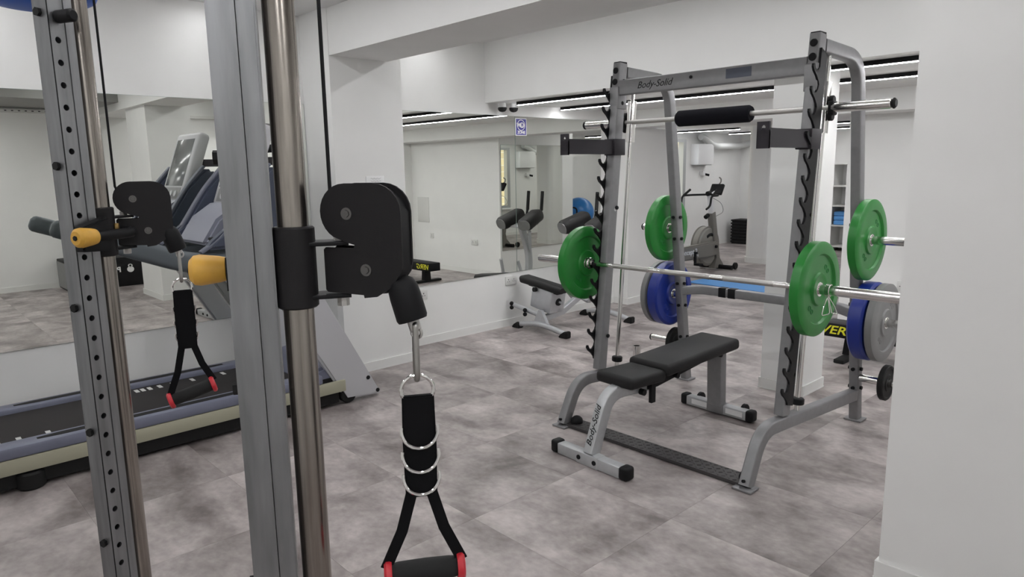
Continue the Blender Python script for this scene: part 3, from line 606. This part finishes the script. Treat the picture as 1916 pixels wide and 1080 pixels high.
# ================================================================== CABLE MACHINE
cm = thing('cable_machine', 'galvanised cable crossover machine with two pulley towers and chrome rods', 'exercise machine', (3.33, .30, 0))
def tower(rx, ry, s, bdir, ks=0, lift=0):
    rod = V((rx, ry, 0)); u = V((s*.45, .89, 0)).normalized(); n = V((-s*.89, .45, 0)).normalized()
    P = lambda a, b, z: rod + u*a + n*b + ZU*z
    zt = 2.30
    # twin posts: the perforated one has a real row of holes in its inner face
    a0, a1, a2 = -.106, -.0635, -.033
    hs = []; k = 0; z = .25
    holes = []
    while z < 1.91:
        holes.append([((a0+a1)/2 + x*.0085, z + y*.0085) for x, y in circ(1, 10)][::-1]); z += .0568
    pf = MB().prism([(a0, 0), (a1, 0), (a1, zt), (a0, zt)], P(0, .024, 0), u, ZU, .003, holes)
    pf.bm.normal_update()
    post = part('perforated_post', pf, 'galv', cm)
    c3 = MB()
    for aa in (a0+.0015, a1-.0015): c3.prism([(aa-.0015, 0), (aa+.0015, 0), (aa+.0015, zt), (aa-.0015, zt)], P(0, -.0015, 0), u, ZU, .048)
    c3.prism([(a0, 0), (a1, 0), (a1, zt), (a0, zt)], P(0, -.0255, 0), u, ZU, .003)
    part('post_channel', c3, 'galv', post)
    part('seam', MB().prism([(a0-.0004, 0), (a0+.0016, 0), (a0+.0016, zt), (a0-.0004, zt)], P(0, .0248, 0), u, ZU, .0022), 'black', post)  # black strip laid on the edge in place of a shaded gap
    part('support_post', MB().prism([(a1+.0012, 0), (a2, 0), (a2, zt), (a1+.0012, zt)], P(0, 0, 0), u, ZU, .051, b=.003), 'galv', cm)
    part('guide_rod', MB().cyl(P(0, 0, .05), P(0, 0, zt), .0255, 32), 'rodsteel', cm)
    part('base_foot', MB().sweep([P(-.30, 0, .03), P(.10, 0, .03)], rrect(.09, .06, .008), side=n), 'galv', cm)
    part('rubber_bumper', MB().cyl(P((a0+a1)/2+.004, .026, 1.955), P((a0+a1)/2+.004, .085, 1.955), .0165, 18, .005), 'black', cm)
    for z in (.49, .83, 1.19, 1.575, 1.965):
        p = P(a0, -.004, z); part('bolt', MB().cyl(p, p - u*.009, .0115, 6), 'rubber', cm)
    # carriage on the rod
    zc = 1.392
    ca = part('carriage_sleeve', MB().cyl(P(0, 0, zc-.07), P(0, 0, zc+.068), .0345, 32, .003), 'blackpowder', cm)
    part('carriage_block', MB().prism([(-.115, zc-.045), (-.03, zc-.05), (-.03, zc+.045), (-.115, zc+.02)], P(0, .048, 0), u, ZU, .035, b=.004), 'black', ca)
    for dz in (.038, -.052):
        part('pivot_arm', MB().sweep([P(0, 0, zc+dz), P(.088, 0, zc+dz)], rrect(.05, .007, .002), side=n), 'black', ca)
    KP = lambda a, b, z: P(a + ks, b, z)
    kn = part('pull_pin', MB().tube(fillet([KP(-.118, .062, zc-.006), KP(-.02, .062, zc-.006), KP(.005, .062, zc-.004), KP(.005, .03, zc)], .03, 6), .0145, 16), 'black', ca)
    part('knob', MB().lathe([(0, -.175), (.018, -.175), (.0255, -.168), (.027, -.158), (.023, -.127), (.0205, -.117), (.0145, -.115)], KP(0, .062, zc-.006), u, 28), 'yellow', kn, label='yellow pull knob')
    part('knob_screw', MB().cyl(KP(-.178, .062, zc-.006), KP(-.1745, .062, zc-.006), .007, 6), 'rubber', kn)
    part('bushing', MB().cyl(P(.020, .030, zc-.022), P(.020, .030, zc+.022), .009, 14), 'brass', ca)
    # pulley bracket: two shaped plates on the swivel
    bo = rod + u*.075 - bdir*.072 + ZU*zc
    nb = V((bdir.y, -bdir.x, 0))
    cpoly = []
    for i in range(13):
        a = math.radians(90 + i * (150/12)); cpoly.append((.097 + .048*math.cos(a), .090 + .048*math.sin(a)))
    poly = cpoly + [(.075, .048), (.096, .040), (.112, .036), (.110, .030), (.056, .031), (.052, .027), (.052, -.042), (.056, -.046), (.125, -.049), (.126, -.054), (.150, -.051), (.178, -.034), (.196, -.010), (.2, .005), (.2, .092)]
    for i in range(7):
        a = math.radians(i * 90/6); poly.append((.150 + .05*math.cos(a), .090 + .048*math.sin(a)))
    br = part('pulley_bracket', MB().prism(poly[::-1], bo + nb*.018, bdir, ZU, .004), 'blackpowder', cm)
    part('back_plate', MB().prism(poly[::-1], bo - nb*.018, bdir, ZU, .004), 'blackpowder', br)
    part('bracket_web', MB().prism([(.190, -.02), (.198, -.005), (.198, .09), (.186, .112), (.165, .128), (.13, .133), (.10, .133), (.10, .130), (.13, .130), (.163, .125), (.183, .108), (.193, .088), (.193, -.005)], bo, bdir, ZU, .034), 'black', br)
    for a_, z_, nm in ((.100, .088, 'upper'), (.132, -.006, 'lower')):
        c = bo + bdir*a_ + ZU*z_
        part('pulley_wheel', MB().lathe([(.008, -.012), (.038, -.012), (.041, -.009), (.036, 0), (.041, .009), (.038, .012), (.008, .012)], c, nb, 28), 'rubber', br)
        part('axle_bolt', MB().cyl(c - nb*.023, c + nb*.0235, .0062, 6).lathe([(.0062, .020), (.0102, .020), (.0102, .0215), (.0062, .0215)], c, nb, 20), 'boltsteel', br)
    part('pivot_nut', MB().cyl(P(.075, 0, zc+.036), P(.075, 0, zc+.052), .011, 6), 'knurl', br)
    part('pivot_nut', MB().cyl(P(.075, 0, zc-.054), P(.075, 0, zc-.072), .011, 8), 'knurl', br)
    part('cable', MB().tube([bo + bdir*.0575 + ZU*(zt-zc), bo + bdir*.0575 + ZU*.60, bo + bdir*.058 + ZU*.125, bo + bdir*.066 + ZU*.10], .0033, 10), 'black', cm)
    # stopper where the cable leaves
    tip = bo + bdir*.204 + ZU*(-.090+lift); top = bo + bdir*.184 + ZU*(-.022+lift*.7)
    dd = (tip - top).normalized()
    part('cable_stop', MB().lathe([(0, -.006), (.012, -.004), (.021, .004), (.0255, .016), (.0265, .03), (.0265, .068), (.0245, .073), (0, .073)], top, dd, 28), 'black', br)
    part('swivel_eye', MB().cyl(tip - dd*.002, tip + dd*.022, .0105, 14, .003).torus(tip + dd*.024, nb, .009, .003, 18, 8), 'knurl', br)
    return tip + dd*.014
BR, BL = V((.88, .476, 0)).normalized(), V((.255, .967, 0)).normalized()
hr = tower(3.893, .532, 1, BR)
hl = tower(2.757, .503, -1, BL, .042, .028)
part('top_beam', MB().box((3.33, .40, 2.33), (1.35, .10, .08), .006), 'galv', cm)
for x in (2.82, 3.84): part('back_post', MB().bx(x-.03, x+.03, -.35, -.28, 0, 2.36, .004), 'galv', cm); part('base_rail', MB().bx(x-.03, x+.03, -.30, .42, .002, .06, .004), 'galv', cm); part('top_rail', MB().bx(x-.03, x+.03, -.30, .40, 2.29, 2.35, .004), 'galv', cm)
part('top_cover', MB().lathe([(0, 0), (.05, .002), (.11, .012), (.142, .030), (.150, .048), (.142, .064), (.10, .074), (0, .078)], (2.65, .432, 2.000), (0, 0, 1), 40), 'bluecap', cm, label='round blue cover at the top of the tower')

def handle(top, sw, gd, label):
    sw, gd = V(sw).normalized(), V(gd).normalized(); sn = V((sw.y, -sw.x, 0))
    root = thing('exercise_stirrup', label, 'cable stirrup', (top.x, top.y, top.z-.45), 'cable machine stirrups')
    O = V(top); D = lambda a, z, b=0: O + sw*a + sn*b + ZU*z
    # carabiner
    part('carabiner', MB().tube(fillet([D(0, .006), D(0, .006, .010), D(0, -.080, .010), D(0, -.092, .002), D(0, -.092, -.004), D(0, -.080, -.012), D(0, -.02, -.009), D(0, .004, -.004), D(0, .006, 0)], .008, 4), .0052, 12), 'steel', root)
    part('ring', MB().torus(D(0, -.112), sn, .0275, .0035, 32, 8), 'chrome', root)
    zt = -.120
    part('strap', MB().bx(0, 0, 0, 0, 0, 0) if False else MB().prism([(-.0275, zt-.185), (.0275, zt-.185), (.029, zt-.09), (.0275, zt), (-.0275, zt), (-.029, zt-.09)], D(0, 0), sw, ZU, .014, b=.003), 'webbing', root)
    for k, z in enumerate((-.083, -.127, -.168)):
        c = D(0, zt + z + .024)
        part('strap_ring', MB().sweep([c + sw*(.0315*math.cos(a)) - ZU*(.031*math.sin(a)) + sn*(.012 + .006*math.sin(a)) for a in [math.radians(-12 + i*204/20) for i in range(21)]], circ(.0030, 8)), 'chrome', root)
    gz = zt - .328; gc = D(0, gz)
    for q in (-1, 1):
        e = gc + gd*(q*.068) + ZU*.012
        s0 = D(q*.018, zt-.180)
        part('side_strap', MB().sweep([s0, s0.lerp(e, .5) - sw*q*.006, e], rrect(.020, .0035, .0008), side=sw), 'webbing', root)
        part('grip_flange', MB().lathe([(.010, -.006), (.024, -.006), (.026, -.002), (.026, .004), (.021, .008), (.010, .008)], gc + gd*(q*.064), gd*q, 24), 'red', root)
    part('grip', MB().lathe([(.010, -.060), (.0175, -.060), (.0195, -.045), (.0205, 0), (.0195, .045), (.0175, .060), (.010, .060)], gc, gd, 28), 'darkgrip', root)
handle(hr, (.50, .86, 0), (.52, .85, 0), 'black strap cable stirrup with red ends hanging from the tower nearer the rack')
handle(hl, (-.30, -.95, 0), (-.25, -.92, -.27), 'black strap cable stirrup with red ends hanging in front of the treadmill')

# ================================================================== BIKE ROOM
bk_ = thing('exercise_bike', 'grey air resistance exercise bike with open flywheel in the bike room', 'exercise bike', (-.55, 9.2, 0))
bx_ = -.55
fwc = V((bx_-.02, 9.28, .37))
part('flywheel_cage', MB().lathe([(.06, -.07), (.255, -.075), (.285, -.05), (.285, .05), (.255, .075), (.06, .07)], fwc, (1, 0, 0), 40), 'bikemesh', bk_)
part('cage_rim', MB().torus(fwc + V((.052, 0, 0)), (1, 0, 0), .285, .012, 40, 8).torus(fwc - V((.052, 0, 0)), (1, 0, 0), .285, .012, 40, 8), 'bikegrey', bk_)
part('flywheel_band', MB().torus(fwc + V((.055, .03, 0)), (1, 0, 0), .17, .030, 36, 8, -80, 80), 'black', bk_)
bf = part('main_body', MB().prism([(8.05, .26), (8.12, .23), (9.20, .225), (9.42, .25), (9.38, .445), (8.25, .42), (8.05, .38)], (bx_+.10, 0, 0), (0, 1, 0), (0, 0, 1), .09, b=.02), 'bikegrey', bk_)
text('concept 2', .105, (bx_+.1465, 8.60, .345), (0, 1, 0), (0, 0, 1), 'white', bf, ext=.001, bold=.002)
text('BikeErg', .045, (bx_+.1465, 8.78, .290), (0, 1, 0), (0, 0, 1), 'white', bf, ext=.001)
part('crank_cap', MB().cyl((bx_+.145, 9.30, .37), (bx_+.17, 9.30, .37), .022, 14), 'black', bf)
part('front_post', MB().sweep([(bx_+.04, 9.52, .06), (bx_+.04, 9.33, .86)], rrect(.09, .10, .012), side=(1, 0, 0)), 'bikegrey', bk_)
part('stem', MB().sweep([(bx_+.04, 9.35, .78), (bx_+.04, 9.275, 1.10), (bx_+.04, 9.27, 1.12)], rrect(.06, .075, .01), side=(1, 0, 0)), 'white', bk_)
part('stem_knob', MB().cyl((bx_+.04, 9.24, .83), (bx_+.04, 9.17, .80), .032, 16, .005), 'black', bk_)
part('stem_knob', MB().cyl((bx_+.04, 9.20, 1.14), (bx_+.04, 9.27, 1.15), .035, 16, .005), 'black', bk_)
ff_ = part('front_foot', MB().tube([(bx_-.24, 9.52, .045), (bx_+.30, 9.52, .045)], .035, 14), 'black', bk_)
part('foot_gusset', MB().prism([(9.38, .03), (9.66, .03), (9.60, .10), (9.50, .20), (9.44, .20)], (bx_+.04, 0, 0), (0, 1, 0), (0, 0, 1), .10), 'bikegrey', ff_)
for q in (-1, 1): part('wheel', MB().cyl((bx_+q*.25, 9.66, .055), (bx_+q*.29, 9.66, .055), .052, 18, .006), 'rubber', ff_)
part('rear_foot', MB().tube([(bx_-.25, 8.10, .04), (bx_+.25, 8.10, .04)], .033, 14), 'black', bk_)
part('rear_post', MB().sweep([(bx_+.02, 8.10, .05), (bx_+.02, 8.2, .34)], rrect(.07, .09, .01), side=(1, 0, 0)), 'bikegrey', bk_)
part('seat_post', MB().sweep([(bx_, 8.60, .36), (bx_, 8.46, .80)], rrect(.05, .07, .01), side=(1, 0, 0)), 'bikegrey', bk_)
part('saddle', MB().box((bx_, 8.44, .83), (.20, .26, .06), .028, 3), 'vinyl', bk_)
for q in (-1, 1):
    hb_ = part('handlebar', MB().tube(fillet([(bx_+.04, 9.27, 1.13), (bx_+q*.22, 9.22, 1.12), (bx_+q*.24, 8.98, 1.12), (bx_+q*.24, 8.96, .98), (bx_+q*.24, 8.86, .94)], .06, 5), .015, 10), 'darkgrip', bk_)
    part('bar_end', MB().tube([(bx_+q*.24, 9.02, 1.12), (bx_+q*.22, 9.16, 1.20)], .017, 10), 'darkgrip', hb_)
mo = part('monitor_arm', MB().tube([(bx_+.04, 9.27, 1.12), (bx_+.04, 9.40, 1.16)], .018, 10), 'white', bk_)
part('monitor', MB().box((bx_+.04, 9.46, 1.195), (.20, .05, .17), .012, R=Matrix.Rotation(-.55, 3, 'X')), 'black', mo)
part('phone_holder', MB().tube(fillet([(bx_+.04, 9.50, 1.26), (bx_+.04, 9.57, 1.30), (bx_+.04, 9.57, 1.35), (bx_+.04, 9.52, 1.37)], .03, 4), .010, 8), 'bikegrey', mo)
part('sensor_wire', MB().tube(fillet([(bx_+.07, 9.30, 1.08), (bx_+.10, 9.50, 1.0), (bx_+.10, 9.58, .86), (bx_+.08, 9.36, .80)], .1, 5), .004, 6), 'greyplate', bk_)
part('crank', MB().cyl((bx_-.16, 8.74, .33), (bx_+.19, 8.74, .33), .016, 12).bx(bx_+.15, bx_+.17, 8.72, 8.76, .17, .34).bx(bx_-.16, bx_-.14, 8.72, 8.76, .32, .49).bx(bx_+.17, bx_+.26, 8.69, 8.79, .155, .18).bx(bx_-.25, bx_-.16, 8.69, 8.79, .48, .505), 'black', bk_)
bk_.location.y -= .15
# stacked step platforms in the corner
for k in range(8):
    b0 = .001 + k*.060
    lab = 'black aerobic step, %s in the stack in the bike room corner' % ('lowest, on the floor', 'second from the floor', 'third from the floor', 'fourth from the floor', 'fourth from the top', 'third from the top', 'second from the top', 'topmost')[k]
    r_ = thing('aerobic_step', lab, 'aerobic step', (-2.0, 12.88, b0), 'stacked aerobic steps')
    part('deck', MB().box((-2.0, 12.88, b0+.042), (.36, .38, .032), .012), 'rubber', r_)
    part('skirt', MB().bx(-2.16, -1.84, 12.71, 13.05, b0, b0+.028), 'black', r_)
solo('exercise_mat', MB().prism([(-.15, 8.02), (.98, 7.95), (1.02, 8.70), (-.12, 8.80)], (0, 0, .006), (1, 0, 0), (0, 1, 0), .011, b=.003), 'matblue', 'light blue exercise mat lying on the floor beyond the pier', 'exercise mat', (.2, 8.35, 0))
# wall unit, duct pipe, sensor
hu = thing('wall_unit', 'white boxy unit on the wall next to the bike room window', 'wall unit', (XL, 11.6, 1.56))
part('body', MB().bx(XL+.001, XL+.17, 11.38, 11.90, 1.56, 1.94, .012), 'white', hu)
part('bottom_grille', MB().bx(XL+.02, XL+.15, 11.42, 11.86, 1.552, 1.561), 'greyplate', hu)
solo('duct_pipe', MB().tube(fillet([(XL+.10, 11.55, 2.07), (XL+.10, 11.66, 2.05), (XL+.13, 11.98, 1.90), (XL+.16, 12.90, 1.92), (XL+.20, 13.17, 1.97)], .15, 6), .06, 18), 'pipe', 'white duct pipe running under the ceiling past the wall unit', 'pipe', (XL+.15, 12.2, 1.85))
sn_ = thing('wall_sensor', 'small white sensor under the wall unit', 'sensor', (XL, 11.75, 1.34))
part('bracket', MB().bx(XL+.001, XL+.07, 11.70, 11.79, 1.36, 1.44, .008), 'white', sn_)
part('lens', MB().cyl((XL+.04, 11.81, 1.385), (XL+.10, 11.87, 1.365), .022, 14), 'black', sn_)
# ball on a low stand with a loop handle
bs = thing('ball_stand', 'dark metal stand holding the blue exercise ball', 'stand', (3.25, 9.33, 0))
for x, y in ((3.05, 9.15), (3.45, 9.15), (3.05, 9.5), (3.45, 9.5)): part('leg', MB().tube([(x, y, 0), (x, y, .46)], .015, 8), 'black', bs)
part('top', MB().box((3.25, 9.325, .473), (.46, .41, .026), .006), 'black', bs)
part('loop_handle', MB().tube(fillet([(3.03, 9.03, .10), (3.03, 9.03, .86), (3.24, 9.03, .88), (3.24, 9.03, .10)], .06, 5), .014, 8), 'black', bs)
solo('exercise_ball', MB().ball((3.25, 9.33, .758), .27, n=32), 'ballblue', 'blue exercise ball resting on the dark stand', 'ball', (3.25, 9.33, .49))
# shelving glimpsed past the slim pillar
sh = thing('shelf_unit', 'white open shelf against the end wall of the bike room', 'shelf', (.35, 12.93, 0))
for x in (-.25, .95): part('side_panel', MB().bx(x-.012, x+.012,  12.70, 13.17, 0, 1.55), 'offwhite', sh)
for z in (.08, .45, .80, 1.15, 1.54): part('shelf', MB().bx(-.238, .938, 12.70, 13.17, z-.012, z+.012), 'offwhite', sh)
part('back_panel', MB().bx(-.238, .938, 13.165, 13.172, .05, 1.55), 'white', sh)
for k in range(3): solo('folded_mat', MB().box((.35, 12.93, .4625+.0395+k*.079), (1.1, .36, .077), .02, 3), 'matblue', 'folded blue mat piled on the white shelf, %s of three' % ('lowest', 'middle', 'top')[k], 'exercise mat', (.35, 12.93, .4625+k*.079), 'folded mats on the shelf')

# ------------------------------------------------------------------ low bench by the wall block
lb = thing('low_bench', 'low black bench with yellow lettering along its side behind the rack', 'bench', (3.25, 5.7, 0))
part('beam', MB().bx(2.68, 3.80, 5.60, 5.80, .172, .284, .008), 'black', lb)
text('VERG', .095, (2.81, 5.5985, .228), (1, 0, 0), (0, 0, 1), 'textyellow', lb, shear=.25, sx=1.25, bold=.0015)
for x in (2.88, 3.70):
    part('leg', MB().prism([(-.05, .03), (.05, .03), (.035, .178), (-.035, .178)], (x, 5.70, 0), (1, 0, 0), (0, 0, 1), .09), 'black', lb)
    part('foot', MB().bx(x-.04, x+.04, 5.46, 5.94, 0, .032, .008), 'rubber', lb)
# box against the opposite wall
pb = thing('plyo_box', 'low black box with white kettlebell print by the opposite wall', 'storage box', (6.12, 2.44, 0))
part('shell', MB().bx(5.82, 6.42, 1.95, 2.95, 0, .41, .01), 'black', pb)
part('end_panel', MB().bx(5.86, 6.38, 1.940, 1.951, .03, .38), 'greyplate', pb)
text('PTTI', .10, (5.8185, 2.50, .24), (0, -1, 0), (0, 0, 1), 'white', pb, bold=.003)
part('kettlebell_print', MB().prism([(x*.045, y*.042) for x, y in circ(1, 18)], (5.8185, 2.72, .235), (0, -1, 0), (0, 0, 1), .001).prism([(x*.030, .052+y*.022) for x, y in circ(1, 14)], (5.8185, 2.72, .235), (0, -1, 0), (0, 0, 1), .001, [[(x*.016, .054+y*.012) for x, y in circ(1, 10)][::-1]]), 'white', pb)

# ------------------------------------------------------------------ small things on walls
def socket(loc, n, r, label, w_=.145, h=.085, dark=True):
    n, r = V(n), V(r); o = V(loc)
    root = thing('wall_socket', label, 'socket', o, 'white wall sockets')
    R_ = Matrix((r, n, ZU)).transposed()
    part('plate', MB().box(o + n*.006, (w_, .010, h), .003, R=R_), 'offwhite', root)
    for q in ((-.25, .25) if w_ > .1 else (0,)):
        part('pin_holes', MB().box(o + n*.0112 + r*(q*w_) + ZU*.012, (.008, .001, .012), R=R_).box(o + n*.0112 + r*(q*w_-.011) - ZU*.008, (.010, .001, .006), R=R_).box(o + n*.0112 + r*(q*w_+.011) - ZU*.008, (.010, .001, .006), R=R_), 'rubber', root)
socket((0, 4.645, .455), (1, 0, 0), (0, 1, 0), 'white double wall socket below the mirror seam under the blue sticker')
socket((0, 3.58, .455), (1, 0, 0), (0, 1, 0), 'white single wall socket below the mirror beside the pier', .085)
socket((4.0, YW, .515), (0, -1, 0), (1, 0, 0), 'white single wall socket on the wall block near the return', .085)
socket((2.95, YW, .475), (0, -1, 0), (1, 0, 0), 'white double wall socket on the wall block near its corner')
hc = thing('access_hatch', 'flush white access hatch on the wall block', 'hatch', (4.20, YW, .7))
part('door', MB().bx(4.06, 4.36, YW-.006, YW-.001, .72, 1.12, .002), 'offwhite', hc)
ws = thing('wifi_sticker', 'small blue wifi zone sticker on the mirror seam', 'sticker', (.0075, 4.81, 1.86))
part('white_backing', MB().bx(.0073, .0080, 4.736, 4.886, 1.862, 2.028), 'white', ws)
part('blue_face', MB().bx(.0080, .0086, 4.744, 4.878, 1.870, 2.020), 'stickerblue', ws)
part('round_logo', MB().lathe([(.046, 0), (.052, 0), (.052, .0006), (.046, .0006)], (.0086, 4.811, 1.962), (1, 0, 0), 24).prism([(x*.032+.012, y*.026) for x, y in circ(1, 18)], (.0089, 4.811, 1.962), (0, 1, 0), (0, 0, 1), .0006), 'white', ws)
text('Wi', .048, (.0094, 4.786, 1.962), (0, 1, 0), (0, 0, 1), 'white', ws, bold=.002)
text('Fi', .040, (.0096, 4.826, 1.962), (0, 1, 0), (0, 0, 1), 'stickerblue', ws, bold=.002)
text('ZONE', .038, (.0090, 4.813, 1.893), (0, 1, 0), (0, 0, 1), 'white', ws, bold=.0015)
for dx, dy, lb_ in ((.10, 4.485, 'small dark dome security camera under the low ceiling, closer to its front edge'), (.13, 4.60, 'small dark dome security camera under the low ceiling, deeper in beside the light')):
    dc = thing('dome_camera', lb_, 'security camera', (dx, dy, 2.06), 'dome security cameras')
    part('mount', MB().cyl((dx, dy, 2.105), (dx, dy, 2.149), .034, 24, .004), 'white', dc)
    part('dome', MB().lathe([(.040, .026), (.043, .018), (.038, .002), (.025, -.011), (0, -.016)], (dx, dy, 2.082), (0, 0, 1), 24), 'rubber', dc)
pn = thing('notice', 'small clear notice plate fixed to the pier front', 'notice', (.372, 2.91, 1.42))
part('plate', MB().bx(.3712, .3745, 2.83, 2.99, 1.425, 1.51, .001), 'white', pn)
for k in range(3): part('scribble', MB().tube([(.3752, 2.87+i*.008, 1.490-k*.02 + .004*math.sin(i*1.9+k)) for i in range(12)], .0009, 5), 'greyplate', pn)
